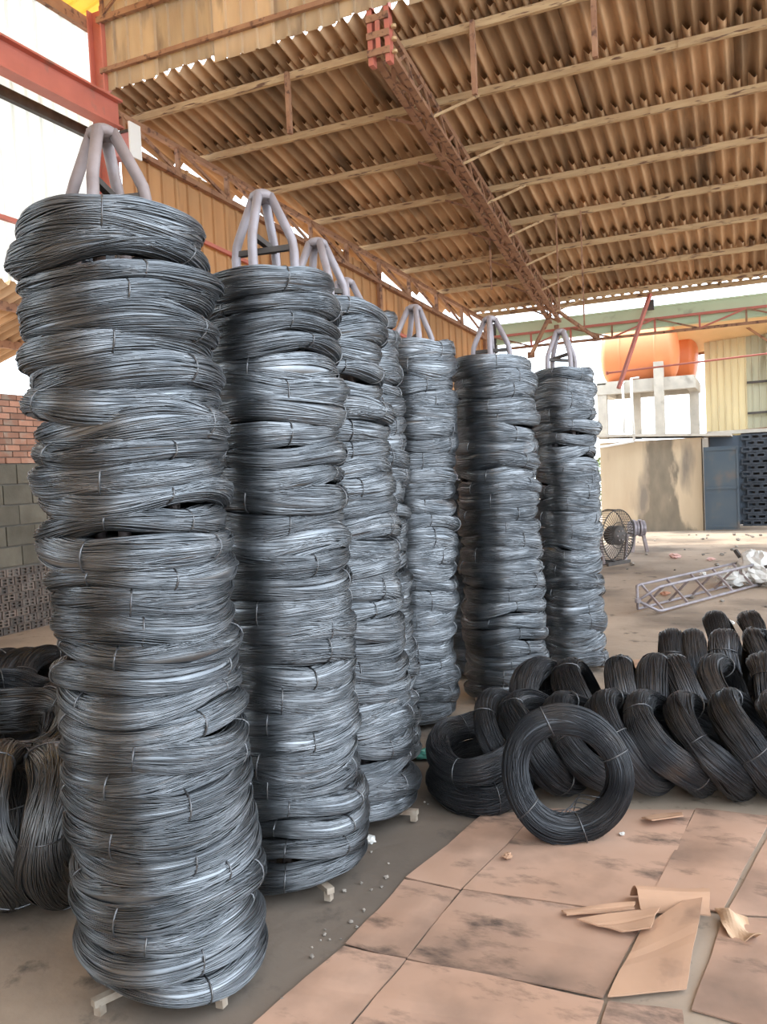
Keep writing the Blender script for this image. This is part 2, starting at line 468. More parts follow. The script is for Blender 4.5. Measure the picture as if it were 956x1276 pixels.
# ------------------------------------------------------------------ upper left wall, column, crane girder
wl2 = thing('wall_left_upper', 'bright translucent ribbed sheet wall at the upper left', 'wall', (-7.62, 0, 0), (0, 0, PI / 2), kind='structure')
wme = rib_mesh('wall_sheet', .83, 3.45, 4, m_white_sheet, .025)
for i in range(15):
    obj('wall_sheet', wme, wl2, (8.42 - .83 - i * .82, .0 + .006 * (i % 2), 3.95))
MB().bar((1, -.05, 4.62), (8.4, -.05, 4.62), .05, .05).build('girt', m_red, wl2)
MB().bar((1, -.06, 6.02), (8.4, -.06, 6.02), .07, .12).build('girt', m_dark, wl2)
MB().bar((1, -.06, 7.36), (8.4, -.06, 7.36), .07, .08).build('girt', m_rust, wl2)

wr = thing('wall_rear_added', 'added unseen ribbed sheet wall dimming the light from behind the viewer', 'wall', (-7.6, -4.4, 0), kind='structure')  # added out of view so the stacks darken on their left side
rme = rib_mesh('wall_sheet', .83, 7.6, 4, m_siding, .03)
for i in range(10):
    obj('wall_sheet', rme, wr, (i * .82, .006 * (i % 2), 0))
cl = thing('steel_column', 'red painted steel column in the corner behind the nearest stack', 'column', (-7.36, 8.36, 0))
MB().box((-.10, -.012, 0), (.10, .012, 7.5)).build('web', m_red, cl)
for sx in (-.10, .10):
    MB().box((sx - .01, -.09, 0), (sx + .01, .09, 7.5)).build('flange', m_red, cl)
cb = MB().box((.11, -.10, 5.64), (.46, .06, 5.90)).build('corbel', m_pink, cl)
MB().box((.46, -.12, 5.60), (.485, .08, 6.02)).build('end_plate', m_pvc, cb)
MB().box((.11, -.12, 5.90), (.46, .08, 5.93)).build('seat_plate', m_dark, cb)
cg = thing('crane_girder', 'long red crane rail girder at the upper left', 'girder', (-7.08, 0, 5.97))
MB().box((-.012, 0, 0), (.012, 8.28, .32)).build('web', m_red, cg)
for z in (.0, .32):
    MB().box((-.09, 0, z - .012), (.09, 8.28, z + .012)).build('flange', m_red, cg)
for y in (6.2, 7.2, 8.2):
    MB().box((-.085, y, .012), (-.012, y + .012, .308)).build('stiffener', m_red, cg)

# ------------------------------------------------------------------ left aisle wall: bricks, blocks, hollow bricks
WX = -7.55
wl = thing('wall_left', 'low left wall of red bricks over mossy blocks over hollow bricks', 'wall', (WX, 0, 0), kind='structure')
def bricked(lo, hi):
    g = MB().box(lo, hi)
    return g
MB().box((-.14, -6, 0), (-.03, 8.4, 2.66)).build('mortar_core', m_mortar, wl)
# red bricks
bm_ = MB().box((-.05, -.098, -.030), (.0, .098, .030)).mesh('brick', m_brick)
for c in range(11):
    z = 1.885 + .0705 * c + .035
    for i in range(16):
        y = 5.1 + i * .208 + (.104 if c % 2 else 0)
        if y < 8.3: obj('brick', bm_, wl, (random.uniform(-.006, .004), y, z), (0, 0, random.uniform(-.02, .02)))
# concrete blocks
km = MB().box((-.05, -.192, -.105), (.0, .192, .105)).mesh('block', m_block)
for c in range(5):
    z = .74 + .229 * c + .112
    for i in range(9):
        y = 5.0 + i * .40 + (.2 if c % 2 else 0)
        if y < 8.25: obj('block', km, wl, (random.uniform(-.006, .004), y, z))
# hollow bricks laid with their holes outwards
hb = MB()
W_, H_, D_ = .088, .042, .055
cells = [(-.75, -.12), (.12, .75)]
xs_ = [-W_, -W_ * .75, -W_ * .12, W_ * .12, W_ * .75, W_]
zs_ = [-H_, -H_ * .75, -H_ * .12, H_ * .12, H_ * .75, H_]
for a in range(5):
    for b_ in range(5):
        y0, y1, z0, z1 = xs_[a], xs_[a+1], zs_[b_], zs_[b_+1]
        if a in (1, 3) and b_ in (1, 3):
            hb.add([(0,y0,z0),(0,y1,z0),(0,y1,z1),(0,y0,z1),(-.05,y0,z0),(-.05,y1,z0),(-.05,y1,z1),(-.05,y0,z1)],
                   [(0,1,5,4),(1,2,6,5),(2,3,7,6),(3,0,4,7),(4,5,6,7)])
        else:
            hb.add([(0,y0,z0),(0,y1,z0),(0,y1,z1),(0,y0,z1)], [(0,1,2,3)])
hb.add([(0,-W_,-H_),(0,W_,-H_),(0,W_,H_),(0,-W_,H_),(-D_,-W_,-H_),(-D_,W_,-H_),(-D_,W_,H_),(-D_,-W_,H_)],
       [(0,4,5,1),(1,5,6,2),(2,6,7,3),(3,7,4,0)])
hbm = hb.mesh('hollow_brick', m_hollow)
for c in range(8):
    for i in range(17):
        y = 5.05 + i * .190 + (.095 if c % 2 else 0)
        if y < 8.3: obj('hollow_brick', hbm, wl, (random.uniform(-.008, .006), y, .045 + c * .090))
# lean-to roof seen through the gap over the wall
lt = thing('ceiling_lean_to', 'corrugated lean to roof outside beyond the brick wall', 'roof', (-7.75, 0, 0), kind='structure')
lme = corr_mesh(5, 2.6, 'lean_to_sheet')
for i in range(9):
    o = obj('lean_to_sheet', lme, lt, (0, 8.6 - i * .87, 3.98))
    ax = Vector((0, -1, 0)); ay = Vector((-1, 0, -.27)).normalized()
    o.rotation_euler = Matrix((ax, ay, ax.cross(ay))).transposed().to_euler()
for k, xx in enumerate((-.4, -1.35, -2.3)):
    MB().bar((xx, 0.6, 3.90 + xx * .27), (xx, 8.6, 3.90 + xx * .27), .06, .1).build('purlin', m_rust, lt)

# ------------------------------------------------------------------ back of the shed: green beam, truss, braces
BY = 16.75
gb = thing('green_beam', 'pale green painted box beam across the open back of the shed', 'beam', (0, BY + .12, 0))
MB().box((-4.86, 0, 4.13), (6.2, .07, 4.52)).build('web', m_green, gb)
MB().box((-4.86, -.04, 4.50), (6.2, .11, 4.53)).build('flange', m_green, gb)
MB().box((-4.86, -.04, 4.12), (6.2, .11, 4.15)).build('flange', m_green, gb)
MB().box((-4.95, -.05, 3.95), (-4.86, .08, 4.56)).build('end_post', m_dark, gb)
bt = thing('back_truss', 'slender red and rusty truss below the green beam', 'truss', (0, BY, 0))
MB().bar((-5.0, 0, 4.27), (6.2, 0, 4.27), .05, .045).build('top_chord', m_red, bt)
MB().bar((-5.0, 0, 4.0), (6.2, 0, 4.0), .05, .05).build('bottom_chord', m_rust, bt)
for i in range(14):
    x = -4.9 + i * .8
    MB().bar((x, 0, 4.0), (x, 0, 4.27), .035, .035).build('upright', m_red if i % 3 else m_rust, bt)
    za, zb = (4.0, 4.27) if i % 2 else (4.27, 4.0)
    MB().bar((x, -.02, za), (x + .8, -.02, zb), .03, .03).build('diagonal', m_red if i % 2 else m_rust, bt)
MB().bar((-5.0, 0, 0), (-5.0, 0, 4.7), .09, .09).build('corner_post', m_rust, bt)
MB().bar((RX, -.1, 4.35), (RX, -.1, 3.55 + .5), .09, .09).build('rafter_seat', m_rust, bt)
# struts at the rafter foot
for nm, lab, a, b_, wd, mm in (
    ('roof_strut', 'rusty strut slanting down left from the rafter foot', (RX - .02, 16.2, roof_z(16.2) - .3), (RX - .55, BY - .05, 3.82), .07, m_rust),
    ('roof_strut', 'rusty strut slanting down right from the rafter foot', (RX + .02, 16.0, roof_z(16.0) - .2), (RX + .75, BY - .05, 4.02), .07, m_rust)):
    o = thing(nm, lab, 'strut', a)
    MB().bar((0, 0, 0), Vector(b_) - Vector(a), wd, .05).build('bar', mm, o)
    MB().box((-.07, -.02, -.06), (.07, .02, .06)).build('gusset_plate', mm, o).location = Vector(b_) - Vector(a)
a = at_f(811, 383, 15.6); b_ = at_f(771, 484, 15.4)
o = thing('hanging_strut', 'loose dark red strut hanging in front of the orange tank', 'strut', a)
MB().bar((0, 0, .25), b_ - a, .075, .05).build('bar', m_red, o)
MB().box((-.06, -.03, -.05), (.06, .03, .14)).build('bracket', m_dark, o)
a = at_f(640, 452, 15.9); b_ = at_f(957, 436, 15.2)
o = thing('tie_rod', 'thin red tie rod crossing in front of the tanks', 'rod', a)
pa = at_f(757, 465, 16.2) - a; pb = at_f(1010, 434, 15.0) - a
MB().tube([pa, pb], .018, 6).build('rod', m_red, o)
MB().tube([pa - Vector((0,0,.03)), pa + Vector((0,0,.03))], .03, 6).build('end_nut', m_red, o)

# ------------------------------------------------------------------ pump house with tank tower
HX0, HX1, HY = -3.22, -1.05, 19.2
ph = thing('pump_house', 'small plastered pump house with dark water stains under the tanks', 'building', (HX0, HY, 0))
MB().box((0, 0, 0), (HX1 - HX0, 2.2, 2.02)).build('wall', m_plaster, ph)
MB().add([(-.15, -.18, 2.16), (2.75, -.18, 2.02), (2.75, 2.35, 2.02), (-.15, 2.35, 2.16), (-.15, -.18, 2.22), (2.75, -.18, 2.07), (2.75, 2.35, 2.07), (-.15, 2.35, 2.22)],
         [(0,3,2,1),(4,5,6,7),(0,1,5,4),(1,2,6,5),(2,3,7,6),(3,0,4,7)]).build('roof_slab', m_conc, ph)
def stain_plaster(m):
    nt = m.node_tree; N = nt.nodes; L = nt.links
    b = N['Principled BSDF']
    src = b.inputs['Base Color'].links[0].from_socket
    tc = N.new('ShaderNodeTexCoord'); sx = N.new('ShaderNodeSeparateXYZ'); L.new(tc.outputs['Object'], sx.inputs[0])
    mp = N.new('ShaderNodeMapping'); mp.inputs['Scale'].default_value = (3, 3, 1.1); L.new(tc.outputs['Object'], mp.inputs[0])
    no = N.new('ShaderNodeTexNoise'); no.inputs['Scale'].default_value = 1.6; no.inputs['Detail'].default_value = 8; L.new(mp.outputs[0], no.inputs['Vector'])
    def mth(op, a_, b_=None):
        n = N.new('ShaderNodeMath'); n.operation = op
        for i, v in enumerate((a_, b_)):
            if v is None: continue
            if isinstance(v, (int, float)): n.inputs[i].default_value = v
            else: L.new(v, n.inputs[i])
        return n.outputs[0]
    d = mth('ABSOLUTE', mth('SUBTRACT', sx.outputs[0], 1.30))               # run-off below the tank outlet
    low = mth('MULTIPLY', mth('POWER', mth('MAXIMUM', mth('SUBTRACT', .75, sx.outputs[2]), 0.0), 2.0), .75)
    d = mth('SUBTRACT', d, low)
    d = mth('ADD', d, mth('MULTIPLY', mth('SUBTRACT', no.outputs[0], .5), .75))
    r = N.new('ShaderNodeMapRange'); r.inputs[1].default_value = .36; r.inputs[2].default_value = .22; L.new(d, r.inputs[0])
    mx = N.new('ShaderNodeMix'); mx.data_type = 'RGBA'
    L.new(r.outputs[0], mx.inputs[0]); L.new(src, mx.inputs[6])
    st = N.new('ShaderNodeMix'); st.data_type = 'RGBA'; L.new(no.outputs[0], st.inputs[0])
    st.inputs[6].default_value = (.10, .085, .065, 1); st.inputs[7].default_value = (.34, .27, .19, 1)
    L.new(st.outputs[2], mx.inputs[7]); L.new(mx.outputs[2], b.inputs['Base Color'])
stain_plaster(m_plaster)
MB().box((HX1 - HX0 - .02, .0, 0), (HX1 - HX0 + .12, .1, 2.0)).build('door_jamb', m_conc, ph)

tt = thing('tank_tower', 'pale concrete frame tower carrying the orange tanks', 'tower', (HX0, HY, 2.1))
TW, TD = 2.02, 1.9
for (x, y, hh) in ((.08, .1, 1.25), (1.32, .0, 1.62), (.62, 1.7, 1.22), (TW - .06, 1.2, 1.25)):
    MB().box((x - .10, y - .10, 0), (x + .10, y + .10, hh)).build('post', m_conc, tt)
MB().box((-.04, -.02, 1.0), (TW + .05, .2, 1.22)).build('beam', m_conc, tt)
MB().box((-.04, TD - .25, 1.0), (TW + .05, TD - .05, 1.22)).build('beam', m_conc, tt)
MB().box((-.04, .2, 1.0), (.16, TD - .25, 1.22)).build('beam', m_conc, tt)
MB().box((TW - .15, .2, 1.0), (TW + .05, TD - .25, 1.22)).build('beam', m_conc, tt)
MB().box((-.02, .0, 1.22), (TW + .02, TD - .1, 1.28)).build('deck', m_conc, tt)
def tank(name, label, loc, L_, R_, m):
    t = thing(name, label, 'tank', loc)
    prof = [(0, -L_/2)]
    for i in range(1, 9):
        a = i / 8 * PI / 2
        prof.append((R_ * math.sin(a), -L_/2 + R_ * .32 * (1 - math.cos(a))))
    for i in range(8, 0, -1):
        a = i / 8 * PI / 2
        prof.append((R_ * math.sin(a), L_/2 - R_ * .32 * (1 - math.cos(a))))
    prof.append((0, L_/2))
    shl = MB().lathe(prof, 40, 'x').build('shell', m, t, True)
    MB().lathe([(0, R_ - .03), (.16, R_ - .03), (.16, R_ + .07), (.13, R_ + .09), (0, R_ + .09)], 20, 'z').build('lid', m, shl, True)
    for x in (-L_ * .22, L_ * .22):
        MB().lathe([(R_ * .985, x - .03), (R_ * 1.012, x - .02), (R_ * 1.012, x + .02), (R_ * .985, x + .03)], 40, 'x').build('band', m, shl, True)
    return t
tank('water_tank', 'big orange horizontal water tank on the concrete tower', (HX0 + .86, HY + .62, 3.38 + .60), 1.72, .60, m_tank)
tank('water_tank', 'deeper orange water tank half hidden behind the big one', (HX0 + 1.16, HY + 1.95, 3.38 + .60), 1.75, .60, m_tank2)
pp = thing('water_pipe', 'white plastic pipes running down from the tank to the pump house', 'pipe', (HX0 + .55, HY - .06, 2.2))
MB().tube([(0, 0, 0), (.02, -.02, .5), (0, 0, 1.12), (.06, .15, 1.16)], .028, 8).build('down_pipe', m_pvc, pp, True)
MB().tube([(.22, -.06, -.18), (.20, -.06, .6), (.20, -.06, 1.2), (.34, .1, 1.22)], .03, 8).build('down_pipe', m_pvc, pp, True)
MB().tube([(.22, -.06, -.18), (-.35, -.1, -.26), (-.75, -.12, -.3)], .028, 8).build('branch_pipe', m_pvc, pp, True)
MB().tube([(-.72, -.14, -.3), (-.62, -.14, -1.3), (-.58, -.14, -2.19)], .022, 8).build('branch_pipe', m_pvc, pp, True)

# blue door leaf standing open beside the pump house
bd = thing('door_1', 'faded blue sheet steel door standing open beside the pump house', 'door', (-1.02, 19.0, 0), (0, 0, math.radians(4)), kind='structure')
MB().box((0, -.02, .03), (.68, .02, 1.80)).build('leaf', m_bluedoor, bd)
for z in (.08, .9, 1.72):
    MB().box((.02, -.035, z), (.66, -.02, z + .05)).build('rail', m_bluedoor, bd)
for x in (.0, .64):
    MB().box((x, -.035, .03), (x + .04, -.02, 1.80)).build('stile', m_bluedoor, bd)
bd2 = thing('door_2', 'dark blue closed door leaf behind the open one', 'door', (-.95, 20.42, 0), kind='structure')
MB().box((0, 0, .03), (.85, .04, 2.05)).build('leaf', mat('dark_blue_steel', (.05, .075, .11), (.07, .09, .12), rough=.6, scale=3), bd2)
MB().box((-.05, -.02, 0), (0, .05, 2.1)).build('frame', m_dark, bd2)

# breeze block wall
bw = thing('wall_back_right', 'dark wall of pierced breeze blocks with shade in its colour at the right', 'wall', (-.30, 20.3, 0), kind='structure')
pb_ = MB()
W_, H_ = .098, .066
for (x0, x1, z0, z1) in ((-W_, W_, -H_, -.026), (-W_, W_, .026, H_), (-W_, -.066, -.026, .026), (.066, W_, -.026, .026)):
    pb_.box((x0, 0, z0), (x1, .1, z1))
pbm = pb_.mesh('breeze_block', m_breeze)
for c in range(15):
    for i in range(18):
        obj('breeze_block', pbm, bw, (.1 + i * .2 + (.1 if c % 2 else 0), random.uniform(-.006, .006), .07 + c * .1375))
MB().box((0, .35, 0), (3.7, .42, 2.1)).build('shade_backing', m_dark, bw)  # dark sheet standing in for the shade behind the block holes
MB().box((-.7, .1, 2.09), (3.8, .3, 2.17)).build('lintel', m_conc, bw)

# pale ribbed sheet wall over it with red steel post
m_pale = mat('pale_green_sheet', (.66, .63, .47), (.58, .55, .41), rough=.6, scale=2.5, stretch=(3, 3, .4), rand=.12, c3=(.42, .38, .26), s3=2, translucent=.3)
m_paley = mat('yellow_sheet', (.76, .67, .46), (.68, .59, .40), rough=.6, scale=2.5, stretch=(3, 3, .4), translucent=.45)
ws = thing('wall_back_sheet', 'pale green and yellow ribbed sheet wall above the breeze blocks', 'wall', (-1.05, 21.0, 2.0), kind='structure')
pm1 = rib_mesh('wall_sheet', .9, 2.7, 6, m_paley, .03)
pm2 = rib_mesh('wall_sheet', .9, 2.7, 6, m_pale, .03)
for i in range(7):
    obj('wall_sheet', pm1 if i in (0,) else pm2, ws, (i * .89, .008 * (i % 2), -.06 * (i % 3)))
for z in (.55, 1.25):
    MB().bar((.9, -.07, z), (6, -.07, z + .05), .05, .05).build('girt', m_dark, ws)
MB().bar((-.1, -.07, .12), (2.1, -.07, .22), .05, .05).build('girt', m_rust, ws)
pc = thing('steel_post', 'pale steel post with angle braces before the ribbed sheet wall at right', 'post', (.55, 20.6, 0))
MB().box((-.09, -.06, 0), (.09, .06, 4.7)).build('shaft', m_conc, pc)
MB().bar((0, -.05, 3.9), (-1.2, -.05, 4.9), .05, .05).build('brace', m_rust, pc)
MB().bar((0, -.05, 3.9), (1.2, -.05, 4.9), .05, .05).build('brace', m_rust, pc)
MB().bar((-1.8, -.05, 4.62), (2.6, -.05, 4.62), .05, .05).build('tie', m_rust, pc)
# tan awning roof beyond
aw = thing('ceiling_awning', 'tan awning roof behind the tanks at the right', 'roof', (-2.0, 21.6, 3.95), kind='structure')
g = MB().add([(0, 0, .1), (6.5, -.4, .55), (6.5, -3.0, 1.25), (.3, -2.2, .75), (0, 0, .13), (6.5, -.4, .58), (6.5, -3.0, 1.28), (.3, -2.2, .78)],
             [(0,3,2,1),(4,5,6,7),(0,1,5,4),(1,2,6,5),(2,3,7,6),(3,0,4,7)])
m_aw = mat('tan_awning_sheet', (.74, .55, .34), (.66, .48, .28), rough=.7, scale=2, translucent=.35)
g.build('sheet', m_aw, aw)
MB().bar((0, 0, .08), (6.5, -.4, .53), .05, .06).build('rafter', m_rust, aw)

# shrub beyond, seen in the slit beside the rightmost stack
sb = thing('shrub', 'green shrub in the slit between rightmost stack and pump house', 'shrub', (-4.1, 21.0, 0))
MB().tube([(0, 0, 0), (.05, 0, .6), (0, .05, 1.2)], [.04, .03, .015], 6).build('stem', m_rust, sb)
g = MB()
rs = random.Random(4)
for i in range(700):
    th, r = rs.uniform(0, 2 * PI), .75 * math.sqrt(rs.random())
    p = Vector((r * math.cos(th), r * math.sin(th), .25 + 1.45 * rs.random()))
    d1 = Vector((rs.uniform(-1, 1), rs.uniform(-1, 1), rs.uniform(-.6, .6))).normalized() * .09
    d2 = d1.orthogonal().normalized() * .04
    g.add([p - d1, p + d2, p + d1, p - d2], [(0, 1, 2, 3)])
fo = g.build('foliage', m_leaf, sb); fo['kind'] = 'stuff'

# ------------------------------------------------------------------ wire coils
RC, CA, CB = .233, .056, .047          # ring radius, half width, half height
def coil_variant(idx, nstr=234, seg=72, loose=1.0, m=None, RC=RC, CA=CA):
    rng = np.random.default_rng(100 + idx)
    th = np.arange(seg) * 2 * PI / seg
    nt = 3 + idx % 2
    ties = (np.arange(nt) * 2 * PI / nt + rng.uniform(-.35, .35, nt)) % (2 * PI)
    pinch = np.ones(seg)
    for t in ties:
        d = (th - t + PI) % (2 * PI) - PI
        pinch -= .15 * loose * np.exp(-(d / .26) ** 2)
    d1, d2, d3, d4 = rng.uniform(0, 2 * PI, 4)
    hb_ = CB * (1 + .20 * loose * np.sin(th + d1) + .10 * loose * np.sin(2 * th + d2))
    wa_ = CA * (1 + .10 * loose * np.sin(2 * th + d3))
    zoff = .010 * loose * np.sin(2 * th + d4) + .006 * loose * np.sin(3 * th + d1)
    rcen = RC + .006 * loose * np.sin(2 * th + d2) + .004 * np.sin(3 * th + d3)
    def section(phi, rho):
        c, s_ = np.cos(phi), np.sin(phi)
        a = np.sign(c) * np.abs(c) ** .92; b_ = np.sign(s_) * np.abs(s_) ** 1.0
        return rcen + wa_ * (.7 + .3 * pinch) * rho * a, zoff + hb_ * pinch * rho * b_
    V, Q = [], []
    # dark core
    K = 12
    base = 0
    rows = []
    for k in range(K):
        r, z = section(np.full(seg, 2 * PI * k / K), np.full(seg, .91))
        rows.append(np.stack([r * np.cos(th), r * np.sin(th), z], 1))
    V.append(np.concatenate(rows))
    kk, ii = np.meshgrid(np.arange(K), np.arange(seg), indexing='ij')
    k2, i2 = (kk + 1) % K, (ii + 1) % seg
    Q.append(np.stack([kk * seg + ii, kk * seg + i2, k2 * seg + i2, k2 * seg + ii], -1).reshape(-1, 4))
    base = K * seg
    NS = 3
    kk, ii = np.meshgrid(np.arange(NS), np.arange(seg), indexing='ij')
    k2, i2 = (kk + 1) % NS, (ii + 1) % seg
    ring = np.stack([kk * seg + ii, kk * seg + i2, k2 * seg + i2, k2 * seg + ii], -1).reshape(-1, 4)
    ncl = 26                                 # the wires run in locks
    for c_i in range(ncl):
        q1, q2, q3, q4 = rng.uniform(0, 2 * PI, 4)
        amp = .36 * loose * rng.uniform(.4, 1.4)
        wav = amp * np.sin(th + q1) + .5 * amp * np.sin(2 * th + q2)
        lift = .95 + .05 * rng.random() + .05 * loose * np.sin(th + q3) + .02 * np.sin(3 * th + q4)
        pc_ = 2 * PI * (c_i + rng.uniform(-.4, .4)) / ncl
        for s_i in range(nstr // ncl):
            p0 = pc_ + rng.normal(0, .14)
            a1, a2, a3 = rng.uniform(0, 2 * PI, 3)
            phi = p0 + wav + .05 * loose * np.sin(2 * th + a1) + .025 * np.sin(5 * th + a2)
            rho = lift + rng.uniform(-.045, .045) + .018 * np.sin(4 * th + a3)
            r, z = section(phi, rho)
            rw = rng.uniform(.0013, .0021)
            for k in range(NS):
                al = 2 * PI * k / NS + .4
                rr = r + rw * math.cos(al); zz = z + rw * math.sin(al)
                V.append(np.stack([rr * np.cos(th), rr * np.sin(th), zz], 1))
            Q.append(base + ring)
            base += NS * seg
    me = fast_mesh('wire_coil', np.concatenate(V), np.concatenate(Q), m)
    tms = []
    for t in ties:
        j = int(round(t / (2 * PI) * seg)) % seg
        pts = []
        for k in range(16):
            ph = 2 * PI * k / 16
            r, z = section(np.full(seg, ph), np.full(seg, 1.055))
            tt_ = t + .035 * math.sin(ph + 1)
            pts.append((r[j] * math.cos(tt_), r[j] * math.sin(tt_), z[j]))
        g = MB().tube(pts, .0033, 5, closed=True)
        tms.append(g.mesh('tie', m_tie, True))
    return me, tms
NV = 9
VAR = [coil_variant(i, m=m_wire, loose=(.7 + .12 * i) if i < 5 else 1.2) for i in range(NV)]
VARD = [coil_variant(20 + i, m=m_wire_dark, loose=.5 + .1 * i, RC=RC - .004, CA=CA + .006) for i in range(5)]
VARM = [coil_variant(30 + i, m=m_wire_mid, loose=1.0 + .2 * i) for i in range(2)]
def add_coil(var, loc, quat, scale, label, group):
    me, tms = var
    o = obj('wire_coil', me, None, loc)
    o.rotation_mode = 'QUATERNION'
    o.rotation_quaternion = quat
    o.scale = scale
    tag(o, label, 'wire coil', group)
    for tm in tms:
        obj('tie', tm, o)
    return o
def ordinal(n):
    if 10 <= n % 100 <= 20: return f'{n}th'
    return f"{n}{ {1:'st',2:'nd',3:'rd'}.get(n % 10, 'th') }"

# ------------------------------------------------------------------ wire stands (spindles)
def pole_pts(r, ang, ztop, bend):
    c, s_ = math.cos(ang), math.sin(ang)
    return [(r*.92*c, r*.92*s_, .045), (r*c, r*s_, 1.2), (r*c, r*s_, bend - .05), (r*.95*c, r*.95*s_, bend), (r*.84*c, r*.84*s_, bend + .035), (.035*c, .035*s_, ztop)]
def make_stand(label, base, top, ztop, rot, m, pr=.022):
    t = thing('wire_stand', label, 'stand', base, group='steel stands holding the coil stacks')
    ax = (Vector(top) - Vector(base)).normalized()
    q = Vector((0, 0, 1)).rotation_difference(ax)
    t.rotation_mode = 'QUATERNION'
    t.rotation_quaternion = q
    bend = ztop - .19
    for k in range(4):
        MB().tube(pole_pts(.125, rot + k * PI / 2, ztop, bend), pr, 10).build('pole', m, t, True)
    for z in (bend - .03, bend - .75, bend - 1.5):
        for k in range(2):
            a = rot + k * PI / 2
            MB().bar((.125*math.cos(a), .125*math.sin(a), z + .03 * k), (-.125*math.cos(a), -.125*math.sin(a), z + .03 * k), .022, .022).build('rung', m_dark, t)
    MB().lathe([(0, ztop - .02), (.045, ztop - .02), (.05, ztop + .005), (.03, ztop + .02), (0, ztop + .022)], 12).build('apex_weld', m, t, True)
    for k in range(2):
        a = rot + PI / 4 + k * PI / 2
        c, s_ = math.cos(a), math.sin(a)
        bb = MB().bar((-.285*c, -.285*s_, .040), (.285*c, .285*s_, .040), .03, .022).build('base_bar', m_base, t)
        for sg in (-1, 1):
            MB().box((sg*.265*c - .013, sg*.265*s_ - .013, 0), (sg*.265*c + .013, sg*.265*s_ + .013, .034)).build('foot', m_base, bb)
    return t

# name, forward depth, base px (x,y of ground centre is derived from x and depth), top px x, coils, diameter scale, top z of wire, hook z
STK = [
    ('the nearest and leftmost stack', 2.69, 222, 1190, 138, 286, 31, 1.03, 2.745, m_pipe, .35),
    ('the second stack from the left', 3.33, 373, 1090, 332, 352, 28, .965, 2.73, m_pipe_grey, .15),
    ('the third stack from the left', 3.86, 449, 1015, 401, 386, 26, .965, 2.68, m_pipe_grey, .9),
    ('the narrow stack behind the third', 4.5, 459, 920, 432, 395, 26, .97, 2.64, m_pipe_grey, .5),
    ('the fifth stack from the left', 5.3, 518, 880, 516, 434, 24, .93, 2.64, m_pipe_grey, .6),
    ('the sixth stack from the left', 5.72, 633, 850, 613, 452, 25, .98, 2.62, m_pipe_grey, .3),
    ('the rightmost stack', 6.42, 714, 820, 700, 463, 23, .88, 2.62, m_pipe_grey, .75),
    ('the shaded stack between fifth and sixth', 6.5, 578, 820, 572, 640, 17, .95, 1.75, m_pipe_grey, .2),
]
rs = random.Random(5)
for si, (nm, fw, bx, by, tx, ty, n, sc, hook, mp_, rot) in enumerate(STK):
    # point on the floor straight below: intersect the vertical plane at that depth
    base = at_f(bx, by, fw); base.z = 0
    top = at_f(tx, ty, fw)
    ztop = top.z
    if si == 7: ztop = 1.5; top = base + Vector((0, 0, 1.5))
    make_stand(f'steel four pole wire stand inside {nm}', base, base + (top - base).normalized(), hook, rot + rs.uniform(-.1, .1), mp_, .0195 if si == 0 else .0185)
    z0 = .062
    pitch = (ztop - z0) / n
    zs = pitch / .0765
    for i in range(n):
        f = (i + .5) / n                 # from the bottom
        z = z0 + pitch * (i + .5)
        c = base.lerp(top, z / ztop); c.z = z
        mess = .35 + 1.1 * max(0, f - .45) / .55
        off = .007 + .012 * mess
        c.x += rs.uniform(-1, 1) * off; c.y += rs.uniform(-1, 1) * off
        tilt = math.radians(2.2 * mess if si else 3.4 * mess)
        if si == 7: mess = .3
        ta = rs.uniform(0, 2 * PI)
        tl = tilt * rs.uniform(.3, 1.3)
        e = Vector((math.cos(ta) * math.sin(tl), math.sin(ta) * math.sin(tl), math.cos(tl)))
        q = Vector((0, 0, 1)).rotation_difference(e) @ Euler((0, 0, rs.uniform(0, 2 * PI))).to_quaternion()
        s2 = sc * rs.uniform(.975, 1.03)
        v = VAR[rs.randrange(NV)] if f > .5 else VAR[rs.randrange(0, 7)]
        k = n - i
        pos = 'topmost' if k == 1 else ('bottom one' if k == n else ordinal(k) + ' from the top')
        lab = f'grey wire coil, {pos} of {nm}'
        add_coil(v, c, q, (s2, s2, zs * 1.0 * rs.uniform(.94, 1.14)), lab, 'wire coils threaded on the stands')

# ------------------------------------------------------------------ loose coil piles
def axis_q(axis, spin=0.0):
    return Vector((0, 0, 1)).rotation_difference(Vector(axis).normalized()) @ Euler((0, 0, spin)).to_quaternion()
R_, U_, T_ = _r0, Vector((0, 0, 1)), -_h0       # right, up, towards the viewer
def pile_coil(px, fw, ax, label, group, sc=1.0, thick=1.35, dz=0.0, var=None, zc=None, dark=True):
    """ax = (right, up, toward) direction of the coil's axis"""
    a = (R_ * ax[0] + U_ * ax[1] + T_ * ax[2]).normalized()
    rad = (RC + CA) * sc
    hh = CB * thick * sc
    low = rad * math.sqrt(max(0, 1 - a.z * a.z)) + hh * abs(a.z)      # depth of the lowest point below the centre
    z = (low * .985 + .004 + dz) if zc is None else zc
    # centre on the ray of that column at forward depth fw and height z
    lat = 0.0
    p = Vector((0, 0, z)) + _h0 * fw
    # horizontal offset so that it projects to column px (roll taken into account)
    for _ in range(6):
        d = p - CAMP
        x = CX + F_PX * d.dot(_right) / d.dot(_f)
        p += _r0 * ((px - x) * fw / F_PX)
    v = var if var else (VARD[rs.randrange(5)] if dark else VARM[rs.randrange(2)])
    return add_coil(v, p, axis_q(a, rs.uniform(0, 6.28)), (sc, sc, thick * sc), label, group)

